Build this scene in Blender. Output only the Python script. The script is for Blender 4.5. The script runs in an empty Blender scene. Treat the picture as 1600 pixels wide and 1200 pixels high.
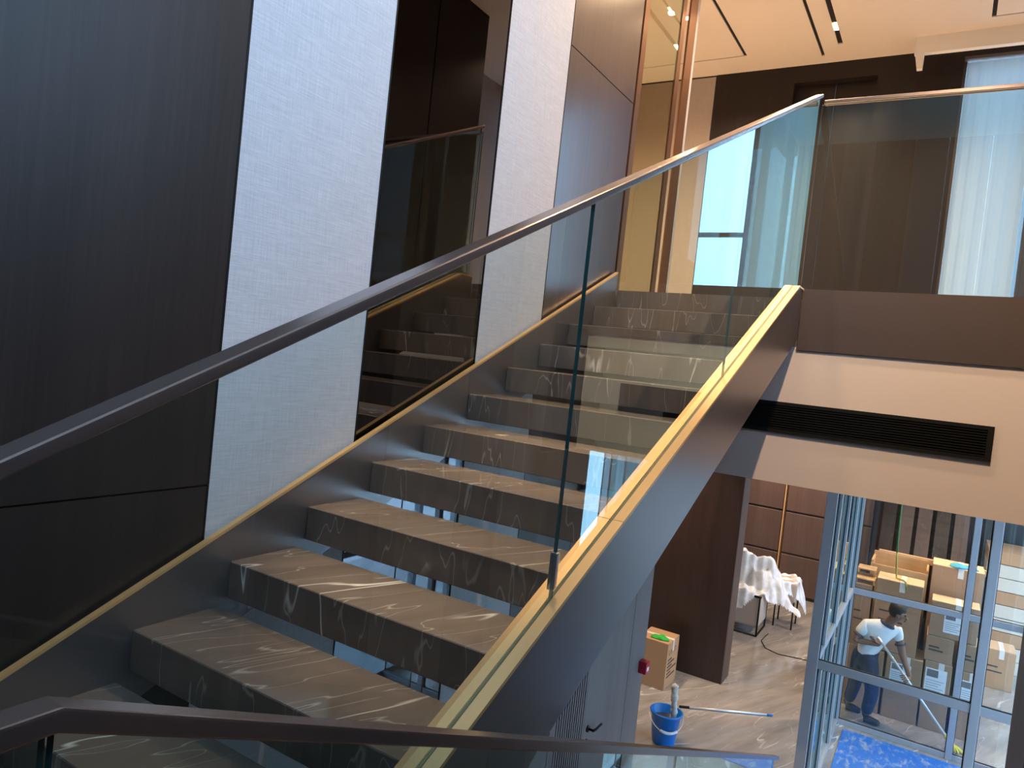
import bpy, bmesh, math, random
from mathutils import Vector, Matrix, Euler
random.seed(7)
S = bpy.context.scene
COL = S.collection
# ------------------------------------------------------------------ camera
cam_d = bpy.data.cameras.new('camera'); cam = bpy.data.objects.new('camera', cam_d); COL.objects.link(cam)
cam_d.sensor_fit = 'HORIZONTAL'; cam_d.sensor_width = 36.0; cam_d.lens = 1126.84 * 36.0 / 1600.0
cam_d.clip_start = 0.05; cam_d.clip_end = 300
r_, d_, f_ = ((0.850072, 0.515789, 0.106483), (0.109459, 0.024743, -0.993683), (-0.515166, 0.856358, -0.035424))
M = Matrix(((r_[0], -d_[0], -f_[0], 2.11234), (r_[1], -d_[1], -f_[1], -1.00675), (r_[2], -d_[2], -f_[2], 1.13639), (0, 0, 0, 1)))
cam.matrix_world = M
S.camera = cam
# ------------------------------------------------------------------ sky, exposure
S.view_settings.view_transform = 'Standard'; S.view_settings.look = 'None'
S.view_settings.exposure = 0.38; S.view_settings.gamma = 1.0; S.view_settings.use_curve_mapping = False
W = bpy.data.worlds.new('sky'); S.world = W; W.use_nodes = True
wb = W.node_tree.nodes['Background']; wb.inputs[0].default_value = (0.43, 0.67, 1.0, 1); wb.inputs[1].default_value = 5.4
def portal(loc, rot, sx, sy):
    l = bpy.data.lights.new('window_portal', 'AREA'); l.shape = 'RECTANGLE'; l.size = sx; l.size_y = sy; l.cycles.is_portal = True
    o = bpy.data.objects.new('window_portal', l); o.location = loc; o.rotation_euler = rot; COL.objects.link(o); return o
portal((2.87, -0.45, 3.43), (math.pi/2, 0, math.pi/2), 4.6, 2.5)              # high stairwell window, faces -x
portal((3.26, 6.2, -1.1), (math.pi/2, 0, math.pi/2), 4.3, 3.3)              # entrance glazing, faces -x
portal((4.5, 10.9, -1.1), (math.pi/2, 0, math.pi/2), 4.9, 3.3)              # storage glazing, faces -x
portal((2.6, 7.70, 3.2), (math.pi/2, 0, math.pi), 1.4, 2.8)                  # upstairs window
# ------------------------------------------------------------------ measures
RUN, RISE = 0.3476, 0.155
SL = RISE / RUN
ZU, ZG, ZL, ZC = 1.705, -2.75, -0.465, 4.75     # upper floor, ground floor, landing, ceiling
YE = 3.83                                       # edge of the upper floor
YB = 7.525                                       # back wall upstairs
WX = -0.04                                      # face of the left wall
# ------------------------------------------------------------------ materials
MATS = {}
def mat(name, col, rough=0.5, metal=0.0, spec=0.5, coat=0.0, emit=None, estr=0.0):
    m = bpy.data.materials.new(name); m.use_nodes = True
    b = m.node_tree.nodes['Principled BSDF']
    b.inputs['Base Color'].default_value = (*col, 1); b.inputs['Roughness'].default_value = rough
    b.inputs['Metallic'].default_value = metal; b.inputs['Specular IOR Level'].default_value = spec
    b.inputs['Coat Weight'].default_value = coat
    if emit: b.inputs['Emission Color'].default_value = (*emit, 1); b.inputs['Emission Strength'].default_value = estr
    MATS[name] = m; return m
def nt(m):
    t = m.node_tree; return t, t.nodes, t.links, t.nodes['Principled BSDF']
def ramp(n, pts):
    r = n.new('ShaderNodeValToRGB'); e = r.color_ramp.elements
    while len(e) < len(pts): e.new(0.5)
    for k, (p, c) in enumerate(pts): e[k].position = p; e[k].color = (*c, 1) if len(c) == 3 else c
    return r
def coords(n, l, scale=(1, 1, 1), rot=(0, 0, 0)):
    g = n.new('ShaderNodeNewGeometry'); mp = n.new('ShaderNodeMapping'); mp.inputs['Scale'].default_value = scale; mp.inputs['Rotation'].default_value = rot
    l.new(g.outputs['Position'], mp.inputs['Vector']); return mp.outputs[0]
def noise(n, l, vec, scale, detail=4, rough=0.55, dist=0.0):
    t = n.new('ShaderNodeTexNoise'); t.inputs['Scale'].default_value = scale; t.inputs['Detail'].default_value = detail
    t.inputs['Roughness'].default_value = rough; t.inputs['Distortion'].default_value = dist; l.new(vec, t.inputs['Vector']); return t.outputs['Fac']
def bump(n, l, h, b, st, dist=0.002):
    u = n.new('ShaderNodeBump'); u.inputs['Strength'].default_value = st; u.inputs['Distance'].default_value = dist
    l.new(h, u.inputs['Height']); l.new(u.outputs[0], b.inputs['Normal'])
def wood(name, dark, light, rough, grain=(60, 60, 1.6), coat=0.0, spec=0.5):
    m = mat(name, dark, rough, spec=spec, coat=coat); t, n, l, b = nt(m)
    v = coords(n, l, grain); h = noise(n, l, v, 1.0, 6, 0.65, 0.6)
    v2 = coords(n, l, (5, 5, 0.25)); h2 = noise(n, l, v2, 1.0, 3)
    mx = n.new('ShaderNodeMath'); mx.operation = 'MULTIPLY_ADD'; mx.inputs[1].default_value = 0.5; l.new(h2, mx.inputs[0])
    mm = n.new('ShaderNodeMath'); mm.operation = 'MULTIPLY'; mm.inputs[1].default_value = 0.5; l.new(h, mm.inputs[0]); l.new(mm.outputs[0], mx.inputs[2])
    r = ramp(n, [(0.32, dark), (0.68, light)]); l.new(mx.outputs[0], r.inputs[0]); l.new(r.outputs[0], b.inputs['Base Color'])
    bump(n, l, h, b, 0.25, 0.001); return m
wood('dark_wood', (0.019, 0.0135, 0.012), (0.043, 0.031, 0.027), 0.45, spec=0.45)
wood('satin_wood', (0.05, 0.027, 0.022), (0.10, 0.058, 0.046), 0.28, spec=0.7, coat=0.8)
MATS['satin_wood'].node_tree.nodes['Principled BSDF'].inputs['Coat Roughness'].default_value = 0.22
wood('walnut', (0.022, 0.013, 0.011), (0.044, 0.026, 0.021), 0.36, spec=0.5)
wood('panel_wood', (0.10, 0.058, 0.045), (0.16, 0.098, 0.076), 0.45)
wood('walnut_dark', (0.010, 0.006, 0.005), (0.018, 0.0105, 0.009), 0.45, spec=0.35)
wood('panel_brown', (0.13, 0.092, 0.08), (0.18, 0.13, 0.112), 0.5)
wood('door_wood', (0.10, 0.085, 0.082), (0.15, 0.128, 0.122), 0.5)
wood('crate_wood', (0.42, 0.25, 0.12), (0.62, 0.42, 0.23), 0.6, grain=(4, 60, 60))
def fabric(name, c1, c2):
    m = mat(name, c1, 0.85, spec=0.2); t, n, l, b = nt(m)
    a = noise(n, l, coords(n, l, (300, 300, 8)), 1.0, 3, 0.7); c = noise(n, l, coords(n, l, (10, 10, 300)), 1.0, 3, 0.7)
    ad = n.new('ShaderNodeMath'); ad.operation = 'ADD'; l.new(a, ad.inputs[0]); l.new(c, ad.inputs[1])
    h = n.new('ShaderNodeMath'); h.operation = 'MULTIPLY'; h.inputs[1].default_value = 0.5; l.new(ad.outputs[0], h.inputs[0])
    r = ramp(n, [(0.36, c2), (0.62, c1)]); l.new(h.outputs[0], r.inputs[0]); l.new(r.outputs[0], b.inputs['Base Color'])
    bump(n, l, h.outputs[0], b, 0.3, 0.002); return m
fabric('linen', (0.78, 0.76, 0.77), (0.58, 0.565, 0.57))
fabric('linen_beige', (0.40, 0.345, 0.30), (0.33, 0.28, 0.24))
def marble(name, base, base2, vein, rough, vs=1.0, amount=0.5):
    m = mat(name, base, rough, spec=0.6); t, n, l, b = nt(m)
    tc = n.new('ShaderNodeTexCoord'); oi = n.new('ShaderNodeObjectInfo')
    g = n.new('ShaderNodeNewGeometry'); sep = n.new('ShaderNodeVectorMath'); sep.operation = 'ADD'
    rm = n.new('ShaderNodeVectorMath'); rm.operation = 'SCALE'; rm.inputs[0].default_value = (13.0, 7.0, 3.0)
    l.new(oi.outputs['Random'], rm.inputs['Scale']); l.new(g.outputs['Position'], sep.inputs[0]); l.new(rm.outputs[0], sep.inputs[1])
    rt = n.new('ShaderNodeMapping'); rt.inputs['Rotation'].default_value = (0.0, 0.0, 0.38); l.new(sep.outputs[0], rt.inputs['Vector'])
    mp = n.new('ShaderNodeMapping'); mp.inputs['Scale'].default_value = (4.6 * vs, 0.75 * vs, 0.9 * vs); l.new(rt.outputs[0], mp.inputs['Vector'])
    v = mp.outputs[0]
    cl = noise(n, l, v, 2.2, 5, 0.6, 0.4)
    r0 = ramp(n, [(0.3, base), (0.7, base2)]); l.new(cl, r0.inputs[0])
    def veins(sc, w, dist):
        f = noise(n, l, v, sc, 3, 0.45, dist)
        s = n.new('ShaderNodeMath'); s.operation = 'SUBTRACT'; s.inputs[1].default_value = 0.5; l.new(f, s.inputs[0])
        a = n.new('ShaderNodeMath'); a.operation = 'ABSOLUTE'; l.new(s.outputs[0], a.inputs[0])
        r = ramp(n, [(0.0, (1, 1, 1)), (w*0.45, (0.75, 0.75, 0.75)), (w, (0, 0, 0))]); l.new(a.outputs[0], r.inputs[0]); return r.outputs[0]
    v1 = veins(1.25, 0.011, 0.25); v2 = veins(1.5, 0.0035, 0.3)
    msk = noise(n, l, v, 1.5, 2); mr = ramp(n, [(0.52, (0, 0, 0)), (0.66, (1, 1, 1))]); l.new(msk, mr.inputs[0])
    mu = n.new('ShaderNodeMath'); mu.operation = 'MULTIPLY'; l.new(v1, mu.inputs[0]); l.new(mr.outputs[0], mu.inputs[1])
    m2 = n.new('ShaderNodeMath'); m2.operation = 'MULTIPLY'; m2.inputs[1].default_value = 0.35; l.new(v2, m2.inputs[0])
    ad = n.new('ShaderNodeMath'); ad.operation = 'MAXIMUM'; l.new(mu.outputs[0], ad.inputs[0]); l.new(m2.outputs[0], ad.inputs[1])
    am = n.new('ShaderNodeMath'); am.operation = 'MULTIPLY'; am.inputs[1].default_value = amount; am.use_clamp = True; l.new(ad.outputs[0], am.inputs[0])
    mx = n.new('ShaderNodeMix'); mx.data_type = 'RGBA'; l.new(am.outputs[0], mx.inputs['Factor']); l.new(r0.outputs[0], mx.inputs['A']); mx.inputs['B'].default_value = (*vein, 1)
    l.new(mx.outputs['Result'], b.inputs['Base Color']); return m
marble('tread_marble', (0.17, 0.128, 0.104), (0.235, 0.18, 0.148), (0.95, 0.88, 0.78), 0.09, 0.85, 1.0)
marble('bounce_marble', (0.55, 0.49, 0.43), (0.66, 0.60, 0.53), (0.8, 0.76, 0.7), 0.25, 1.0, 0.4)  # unseen upper floor made pale so it bounces light onto the ceiling
marble('floor_marble', (0.24, 0.22, 0.20), (0.40, 0.37, 0.345), (0.85, 0.83, 0.80), 0.12, 0.55, 0.9)
mat('stringer_metal', (0.30, 0.265, 0.26), 0.34, metal=0.8)
mat('bronze_cap', (0.95, 0.57, 0.24), 0.34, metal=0.4)
mat('rail_bronze', (0.34, 0.265, 0.24), 0.26, metal=0.8)
mat('bronze_trim', (0.30, 0.15, 0.08), 0.3, metal=0.8)
mat('fascia_metal', (0.115, 0.085, 0.075), 0.45, metal=0.3)
mat('steel_clip', (0.62, 0.62, 0.64), 0.3, metal=0.9)
mat('alu_frame', (0.40, 0.40, 0.42), 0.42, metal=0.25)
mat('gasket', (0.012, 0.014, 0.018), 0.6)
mat('black', (0.008, 0.008, 0.008), 0.6, spec=0.3)
mat('slot_black', (0.006, 0.005, 0.004), 0.8)
mat('ceiling_paint', (0.66, 0.585, 0.51), 0.85, spec=0.2)
mat('beam_paint', (0.86, 0.74, 0.67), 0.8, spec=0.2)
mat('white_paint', (0.80, 0.77, 0.73), 0.8)
mat('cardboard', (0.46, 0.28, 0.155), 0.8, spec=0.2)
mat('cardboard_lit', (0.60, 0.43, 0.27), 0.8, spec=0.2)  # lighter copy of the cardboard: light falling on carton tops, painted in
mat('cardboard_brown', (0.38, 0.235, 0.145), 0.8, spec=0.2)
mat('tape', (0.74, 0.72, 0.68), 0.35)
mat('paper', (0.80, 0.84, 0.88), 0.7)
mat('ink', (0.05, 0.04, 0.04), 0.7)
mat('ink_grey', (0.34, 0.37, 0.42), 0.7)
mat('picture_grey', (0.17, 0.17, 0.18), 0.6)
mat('red_plastic', (0.42, 0.01, 0.03), 0.35)
mat('blue_plastic', (0.005, 0.17, 0.60), 0.32)
mat('green_cloth', (0.03, 0.42, 0.05), 0.8)
mat('blue_cloth', (0.05, 0.32, 0.48), 0.8)
mat('white_plastic', (0.82, 0.82, 0.82), 0.4)
mat('pole_alu', (0.70, 0.76, 0.80), 0.3, metal=0.4)
mat('yellow_mop', (0.78, 0.62, 0.06), 0.8)
mat('skin', (0.24, 0.115, 0.07), 0.55)
mat('hair', (0.012, 0.010, 0.010), 0.6)
mat('shirt', (0.80, 0.80, 0.80), 0.85)
mat('collar', (0.03, 0.04, 0.08), 0.8)
mat('trousers', (0.013, 0.022, 0.06), 0.85)
mat('shoe', (0.012, 0.013, 0.018), 0.5)
mat('green_wire', (0.015, 0.13, 0.03), 0.5)
mat('yellow_wire', (0.30, 0.30, 0.05), 0.5)
mat('dark_water', (0.05, 0.06, 0.07), 0.06)
mat('pale_sheet', (0.62, 0.60, 0.52), 0.6)
mat('fluff', (0.62, 0.57, 0.50), 0.95)
mat('lamp_glow', (1, 0.8, 0.5), 0.5, emit=(1.0, 0.72, 0.36), estr=12)
m = mat('seat_cover', (0.50, 0.44, 0.38), 0.5)
def mat_mat():
    m = mat('mat_blue', (0.02, 0.20, 0.62), 0.5); t, n, l, b = nt(m)
    f = noise(n, l, coords(n, l, (5, 2.2, 1)), 2.6, 5, 0.65, 0.5); r = ramp(n, [(0.50, (0.015, 0.16, 0.55)), (0.72, (0.36, 0.42, 0.48))])
    l.new(f, r.inputs[0]); l.new(r.outputs[0], b.inputs['Base Color'])
mat_mat()
def glass(name, tint, refl=1.0, rough=0.0, f0=1.5):
    m = bpy.data.materials.new(name); m.use_nodes = True; t = m.node_tree; n = t.nodes; l = t.links
    for q in list(n): n.remove(q)
    o = n.new('ShaderNodeOutputMaterial'); tr = n.new('ShaderNodeBsdfTransparent'); tr.inputs[0].default_value = (*tint, 1)
    gl = n.new('ShaderNodeBsdfGlossy'); gl.inputs['Roughness'].default_value = rough; gl.inputs[0].default_value = (0.74 * refl, 1.0 * refl, 1.0 * refl, 1)
    fr = n.new('ShaderNodeFresnel'); fr.inputs['IOR'].default_value = f0; mx = n.new('ShaderNodeMixShader')
    # the sheets are closed boxes; a ray leaving one inside-out must not see total reflection
    ge = n.new('ShaderNodeNewGeometry'); mu = n.new('ShaderNodeMath'); mu.operation = 'SUBTRACT'; mu.inputs[0].default_value = 1.0; l.new(ge.outputs['Backfacing'], mu.inputs[1])
    fm = n.new('ShaderNodeMath'); fm.operation = 'MULTIPLY'; 
    # both faces of the sheet reflect: 2R / (1 + R)
    a1 = n.new('ShaderNodeMath'); a1.operation = 'ADD'; a1.inputs[1].default_value = 1.0; l.new(fr.outputs[0], a1.inputs[0])
    d1_ = n.new('ShaderNodeMath'); d1_.operation = 'DIVIDE'; l.new(fr.outputs[0], d1_.inputs[0]); l.new(a1.outputs[0], d1_.inputs[1])
    t2 = n.new('ShaderNodeMath'); t2.operation = 'MULTIPLY'; t2.inputs[1].default_value = 2.0; l.new(d1_.outputs[0], t2.inputs[0])
    l.new(t2.outputs[0], fm.inputs[0]); l.new(mu.outputs[0], fm.inputs[1])
    l.new(fm.outputs[0], mx.inputs[0]); l.new(tr.outputs[0], mx.inputs[1]); l.new(gl.outputs[0], mx.inputs[2]); l.new(mx.outputs[0], o.inputs[0])
    MATS[name] = m; return m
glass('clear_glass', (0.90, 0.957, 0.962), f0=1.55)
glass('window_glass', (0.96, 0.975, 0.975), f0=1.5)
glass('bronze_glass', (0.90, 0.875, 0.77), f0=1.5)
m = mat('glass_edge', (0.03, 0.13, 0.13), 0.15, spec=0.6)
def mirror():
    m = bpy.data.materials.new('dark_mirror'); m.use_nodes = True; t, n, l, b = nt(m)
    b.inputs['Base Color'].default_value = (0.15, 0.15, 0.165, 1); b.inputs['Metallic'].default_value = 1; b.inputs['Roughness'].default_value = 0.0
    MATS['dark_mirror'] = m
mirror()
def film():
    m = bpy.data.materials.new('plastic_film'); m.use_nodes = True; t, n, l, b = nt(m)
    b.inputs['Base Color'].default_value = (0.86, 0.90, 0.94, 1); b.inputs['Roughness'].default_value = 0.2
    tr = n.new('ShaderNodeBsdfTransparent'); mx = n.new('ShaderNodeMixShader'); lw = n.new('ShaderNodeLayerWeight'); lw.inputs[0].default_value = 0.45
    f = noise(n, l, coords(n, l, (1, 1, 1)), 7, 3); a = n.new('ShaderNodeMath'); a.operation = 'MULTIPLY_ADD'; a.inputs[1].default_value = 0.9; a.inputs[2].default_value = 0.45; a.use_clamp = True
    l.new(f, a.inputs[0]); l.new(a.outputs[0], mx.inputs[0]); l.new(tr.outputs[0], mx.inputs[1]); l.new(b.outputs[0], mx.inputs[2]); l.new(mx.outputs[0], n['Material Output'].inputs[0])
    bump(n, l, f, b, 0.5, 0.02); MATS['plastic_film'] = m
film()
def curtain_mat():
    m = bpy.data.materials.new('sheer'); m.use_nodes = True; t = m.node_tree; n = t.nodes; l = t.links
    b = n['Principled BSDF']; b.inputs['Base Color'].default_value = (0.42, 0.45, 0.44, 1); b.inputs['Roughness'].default_value = 0.9
    tl = n.new('ShaderNodeBsdfTranslucent'); tl.inputs[0].default_value = (0.25, 0.30, 0.305, 1); mx = n.new('ShaderNodeMixShader'); mx.inputs[0].default_value = 0.42
    l.new(b.outputs[0], mx.inputs[1]); l.new(tl.outputs[0], mx.inputs[2]); l.new(mx.outputs[0], n['Material Output'].inputs[0]); MATS['sheer'] = m
curtain_mat()
# ------------------------------------------------------------------ mesh helpers
def B(bm, x0, x1, y0, y1, z0, z1, mi=0):
    v = [bm.verts.new(p) for p in ((x0,y0,z0),(x1,y0,z0),(x1,y1,z0),(x0,y1,z0),(x0,y0,z1),(x1,y0,z1),(x1,y1,z1),(x0,y1,z1))]
    fs = [bm.faces.new([v[i] for i in q]) for q in ((3,2,1,0),(4,5,6,7),(0,1,5,4),(1,2,6,5),(2,3,7,6),(3,0,4,7))]
    for q in fs: q.material_index = mi
    return fs
def prism(bm, poly, a, b, axis='x', mi=0):
    """poly of 2-D points swept from a to b along an axis (x: poly is (y,z); y: (x,z); z: (x,y))"""
    def P(p, t): return {'x': (t, p[0], p[1]), 'y': (p[0], t, p[1]), 'z': (p[0], p[1], t)}[axis]
    v0 = [bm.verts.new(P(p, a)) for p in poly]; v1 = [bm.verts.new(P(p, b)) for p in poly]; n = len(poly)
    fs = [bm.faces.new(v0), bm.faces.new(v1)] + [bm.faces.new((v0[i], v0[(i+1) % n], v1[(i+1) % n], v1[i])) for i in range(n)]
    for q in fs: q.material_index = mi
    bmesh.ops.recalc_face_normals(bm, faces=fs); return fs
def tube(bm, pts, r, seg=10, closed_ends=True, mi=0):
    pts = [Vector(p) for p in pts]; rings = []
    rr = r if isinstance(r, (list, tuple)) else [r] * len(pts)
    up = None
    for i, p in enumerate(pts):
        d = (pts[min(i+1, len(pts)-1)] - pts[max(i-1, 0)]).normalized()
        if up is None: up = Vector((0, 0, 1)) if abs(d.z) < 0.9 else Vector((1, 0, 0))
        a = d.cross(up).normalized(); b = d.cross(a).normalized(); up = -b if False else up
        rings.append([bm.verts.new(p + (a * math.cos(2*math.pi*k/seg) + b * math.sin(2*math.pi*k/seg)) * rr[i]) for k in range(seg)])
    fs = []
    for i in range(len(rings)-1):
        for k in range(seg): fs.append(bm.faces.new((rings[i][k], rings[i][(k+1) % seg], rings[i+1][(k+1) % seg], rings[i+1][k])))
    if closed_ends: fs.append(bm.faces.new(rings[0])); fs.append(bm.faces.new(rings[-1]))
    for q in fs: q.smooth = True; q.material_index = mi
    bmesh.ops.recalc_face_normals(bm, faces=fs)
def lathe(bm, prof, cx, cy, seg=28, mi=0):
    rings = [[bm.verts.new((cx + r*math.cos(2*math.pi*k/seg), cy + r*math.sin(2*math.pi*k/seg), z)) for k in range(seg)] for r, z in prof]
    fs = []
    for i in range(len(rings)-1):
        for k in range(seg): fs.append(bm.faces.new((rings[i][k], rings[i][(k+1) % seg], rings[i+1][(k+1) % seg], rings[i+1][k])))
    for q in fs: q.smooth = True; q.material_index = mi
    return rings
def bev(bm, w, seg=2):
    bmesh.ops.remove_doubles(bm, verts=bm.verts, dist=1e-6)
    bmesh.ops.bevel(bm, geom=list(bm.edges), offset=w, segments=seg, affect='EDGES', profile=0.6, clamp_overlap=True)
def obj(name, bm, mats, parent=None):
    me = bpy.data.meshes.new(name); bm.normal_update(); bm.to_mesh(me); bm.free()
    for q in (mats if isinstance(mats, (list, tuple)) else [mats]): me.materials.append(MATS[q])
    o = bpy.data.objects.new(name, me); COL.objects.link(o)
    if parent:
        o.parent = parent; o.matrix_parent_inverse = parent.matrix_world.inverted()
    return o
def tag(o, label, cat, group=None, kind=None):
    o['label'] = label; o['category'] = cat
    if group: o['group'] = group
    if kind: o['kind'] = kind
    return o
def thing(name, label, cat, loc=(0, 0, 0), group=None, kind=None):
    o = bpy.data.objects.new(name, None); COL.objects.link(o); o.location = loc; o.matrix_world = Matrix.Translation(loc); o.empty_display_size = 0.1
    return tag(o, label, cat, group, kind)
def box(name, m, x0, x1, y0, y1, z0, z1, parent=None, bevel=0.0):
    bm = bmesh.new(); B(bm, x0, x1, y0, y1, z0, z1)
    if bevel: bev(bm, bevel)
    return obj(name, bm, m, parent)
def quadbox(name, fn, m, parent=None):
    bm = bmesh.new(); fn(bm); return obj(name, bm, m, parent)
def pane_box(name, x0, x1, y0, y1, z0, z1, parent, gmat='clear_glass'):
    """flat glass sheet: big faces glass, rim green edge"""
    bm = bmesh.new(); fs = B(bm, x0, x1, y0, y1, z0, z1); dims = [x1-x0, y1-y0, z1-z0]; k = dims.index(min(dims))
    for f in fs: f.material_index = 0 if abs(f.normal[k]) > 0.5 else 1
    bm.normal_update()
    for f in bm.faces: f.material_index = 0 if abs(f.normal[k]) > 0.5 else 1
    return obj(name, bm, [gmat, 'glass_edge'], parent)
# ================================================================== SETTING
# ---- ground floor and upper floor
tag(box('floor', 'floor_marble', -5, 6.5, -3.2, 13.6, ZG-0.3, ZG), 'veined grey-brown marble ground floor under the stairs', 'floor', kind='structure')
fu = thing('floor_upper', 'upper floor slab with dark metal edge and beige beam below it', 'floor', (0, YE, ZU), kind='structure')
box('floor_slab', 'bounce_marble', -4, 3.35, YE+0.03, YB+0.2, ZU-0.3, ZU, fu)
box('edge_fascia', 'fascia_metal', 1.268, 2.66, YE-0.012, YE+0.03, 1.38, 1.766, fu)
box('stair_head_edge', 'tread_marble', 0.0, 1.185, YE-0.0, YE+0.03, ZU-0.13, ZU, fu)
bmm = bmesh.new(); B(bmm, -0.04, 2.66, YE+0.004, YE+0.25, 0.525, 1.40)
obj('beam', bmm, 'beam_paint', fu)
# ---- left wall with its cladding
wl = thing('wall_left', 'tall wall clad in dark wood, pale linen and dark mirror strips beside the stairs', 'wall', (WX, 0, ZG), kind='structure')
box('wall_core', 'black', -0.24, WX-0.02, -2.7, 3.86, ZG, ZC, wl)
box('wall_core', 'black', -0.24, WX-0.02, 3.86, 5.50, ZG, ZU-0.3, wl)
g = 0.0035
def clad(name, m, y0, y1, z0, z1, proud=0.0): return box(name, m, WX-0.02, WX+proud, y0+g, y1-g, z0+g, z1-g, wl)
zj1, zj2 = 0.585, 3.048
clad('wood_panel', 'dark_wood', -1.35, 0.604, ZG, zj1); clad('wood_panel', 'dark_wood', -1.35, 0.604, zj1, ZC)
clad('wood_panel', 'dark_wood', -2.7, -1.35, ZG, zj1); clad('wood_panel', 'dark_wood', -2.7, -1.35, zj1, ZC)
clad('linen_panel', 'linen', 0.604, 1.311, ZG, ZC)
clad('mirror_panel', 'dark_mirror', 1.311, 2.162, ZG, ZC, -0.002)
clad('linen_panel', 'linen', 2.162, 2.835, ZG, ZC)
clad('wood_panel', 'satin_wood', 2.835, 3.842, 0.25, zj2); clad('wood_panel', 'satin_wood', 2.835, 3.842, zj2, ZC)
clad('wood_panel', 'door_wood', 2.835, 3.60, ZG, 0.25)
clad('wood_panel', 'door_wood', 5.10, 5.50, ZG, 1.38); clad('wood_panel', 'door_wood', 3.6, 5.10, -0.45, 1.38)
for y in (0.604, 1.311, 2.162, 2.835):
    box('joint_bead', 'black', WX-0.021, WX+0.0015, y-0.004, y+0.004, ZG, ZC, wl)
# ---- door in the left wall below the stairs
d1 = thing('door_1', 'grey-brown timber door with vertical louvre slats under the stairs', 'door', (WX, 4.2, ZG), kind='structure')
box('door_leaf', 'door_wood', WX-0.02, WX, 4.215, 5.095, ZG+0.01, -0.455, d1)
box('door_leaf', 'door_wood', WX-0.02, WX, 3.605, 3.70, ZG+0.01, -0.455, d1)
bm = bmesh.new(); B(bm, WX-0.02, WX-0.018, 3.70, 4.215, ZG+0.01, -0.455); obj('louvre_backing', bm, 'black', d1)
sm = None
for k in range(13):
    y = 3.705 + k * 0.0394
    if sm is None:
        sm = box('louvre_slat', 'door_wood', WX-0.018, WX+0.004, y, y+0.024, ZG+0.02, -0.46, d1)
    else:
        c = sm.copy(); COL.objects.link(c); c.parent = d1; c.matrix_parent_inverse = d1.matrix_world.inverted(); c.location.y = sm.location.y + k * 0.0394
hy, hz = 4.30, -1.735
bm = bmesh.new(); tube(bm, [(WX, hy, hz), (WX+0.012, hy, hz)], 0.027, 20); tube(bm, [(WX+0.01, hy, hz), (WX+0.055, hy, hz)], 0.010, 12)
hd = obj('door_handle', bm, 'black', d1)
bm = bmesh.new(); tube(bm, [(WX+0.05, hy-0.008, hz), (WX+0.06, hy+0.02, hz+0.002), (WX+0.06, hy+0.14, hz+0.004)], 0.010, 12); obj('lever', bm, 'black', hd)
bm = bmesh.new(); tube(bm, [(WX, hy-0.01, hz-0.105), (WX+0.008, hy-0.01, hz-0.105)], 0.024, 20); tube(bm, [(WX+0.008, hy-0.01, hz-0.105), (WX+0.0095, hy-0.01, hz-0.105)], 0.010, 12); obj('keyhole_plate', bm, 'black', d1)
# ---- fire call point on that wall
cp = thing('fire_call_point', 'small red fire alarm call point on the wall beside the timber door', 'alarm', (WX, 5.43, -1.6))
bm = bmesh.new(); B(bm, WX+0.0005, WX+0.075, 5.36, 5.455, -1.625, -1.515); bev(bm, 0.006); obj('housing', bm, 'red_plastic', cp)
box('break_glass', 'white_plastic', WX+0.0745, WX+0.077, 5.385, 5.43, -1.60, -1.565, cp)
# ---- stairwell right wall, landing wall with its window
wr = thing('wall_right', 'dark timber-clad wall on the open side of the stairwell', 'wall', (2.66, 0, ZG), kind='structure')
WB = 2.25
box('wall_core', 'black', 2.68, 2.86, -2.7, 3.99, ZG, WB, wr); box('wall_core', 'black', 2.68, 2.86, 3.3, 3.86, 1.41, ZC, wr); box('wall_core', 'black', 2.44, 2.86, 3.90, 5.38, ZU, ZC, wr); box('wall_core', 'black', 2.68, 2.86, -2.7, 3.3, ZC-0.15, ZC, wr)
for y0, y1, mm_ in ((-2.7, -1.2, 'walnut_dark'), (-1.2, -0.1, 'walnut_dark'), (-0.1, 0.95, 'panel_brown'), (0.95, 1.7, 'walnut_dark'), (1.7, 2.35, 'panel_brown'), (2.35, 2.8, 'walnut_dark'), (2.8, 3.3, 'panel_brown')):
    nm = 'linen_panel' if mm_ == 'linen' else 'wood_panel'
    box(nm, mm_, 2.66, 2.68, y0+0.003, y1-0.003, ZG, WB, wr); box(nm, mm_, 2.66, 2.68, y0+0.003, y1-0.003, ZC-0.15, ZC, wr)
box('wood_panel', 'panel_brown', 2.62, 2.68, 3.303, 4.0, ZG, 0.524, wr)
for y0, y1 in ((3.88, 4.55), (4.566, 5.39)): box('wood_panel', 'walnut_dark', 2.42, 2.44, y0, y1, ZU, ZC, wr)
box('wood_panel', 'walnut_dark', 2.441, 2.86, 3.87, 3.899, ZU, ZC, wr)
box('wood_panel', 'walnut_dark', 2.66, 2.68, 3.303, 3.858, 1.41, ZC, wr); box('wood_panel', 'walnut_dark', 2.441, 2.86, 5.381, 5.40, ZU, ZC, wr)
box('wall_core', 'black', 2.681, 2.86, 1.8, 3.299, WB+0.001, ZC-0.151, wr); box('wood_panel', 'walnut_dark', 2.66, 2.68, 1.803, 3.297, WB+0.003, ZC-0.153, wr)
w1 = thing('window_1', 'high dark-framed window in the side wall of the stairwell', 'window', (2.76, 0.3, WB), kind='structure')
for y in (-2.7, -1.2, 0.3, 1.74): box('mullion', 'fascia_metal', 2.70, 2.80, y, y+0.06, WB, ZC-0.15, w1)
for z in (WB, ZC-0.21): box('transom', 'fascia_metal', 2.71, 2.79, -2.7, 1.8, z, z+0.06, w1)
for y in (-2.64, -1.14, 0.36): box('pane', 'window_glass', 2.745, 2.755, y, y+(1.44 if y < 0.3 else 1.38), WB+0.06, ZC-0.21, w1)
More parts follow.
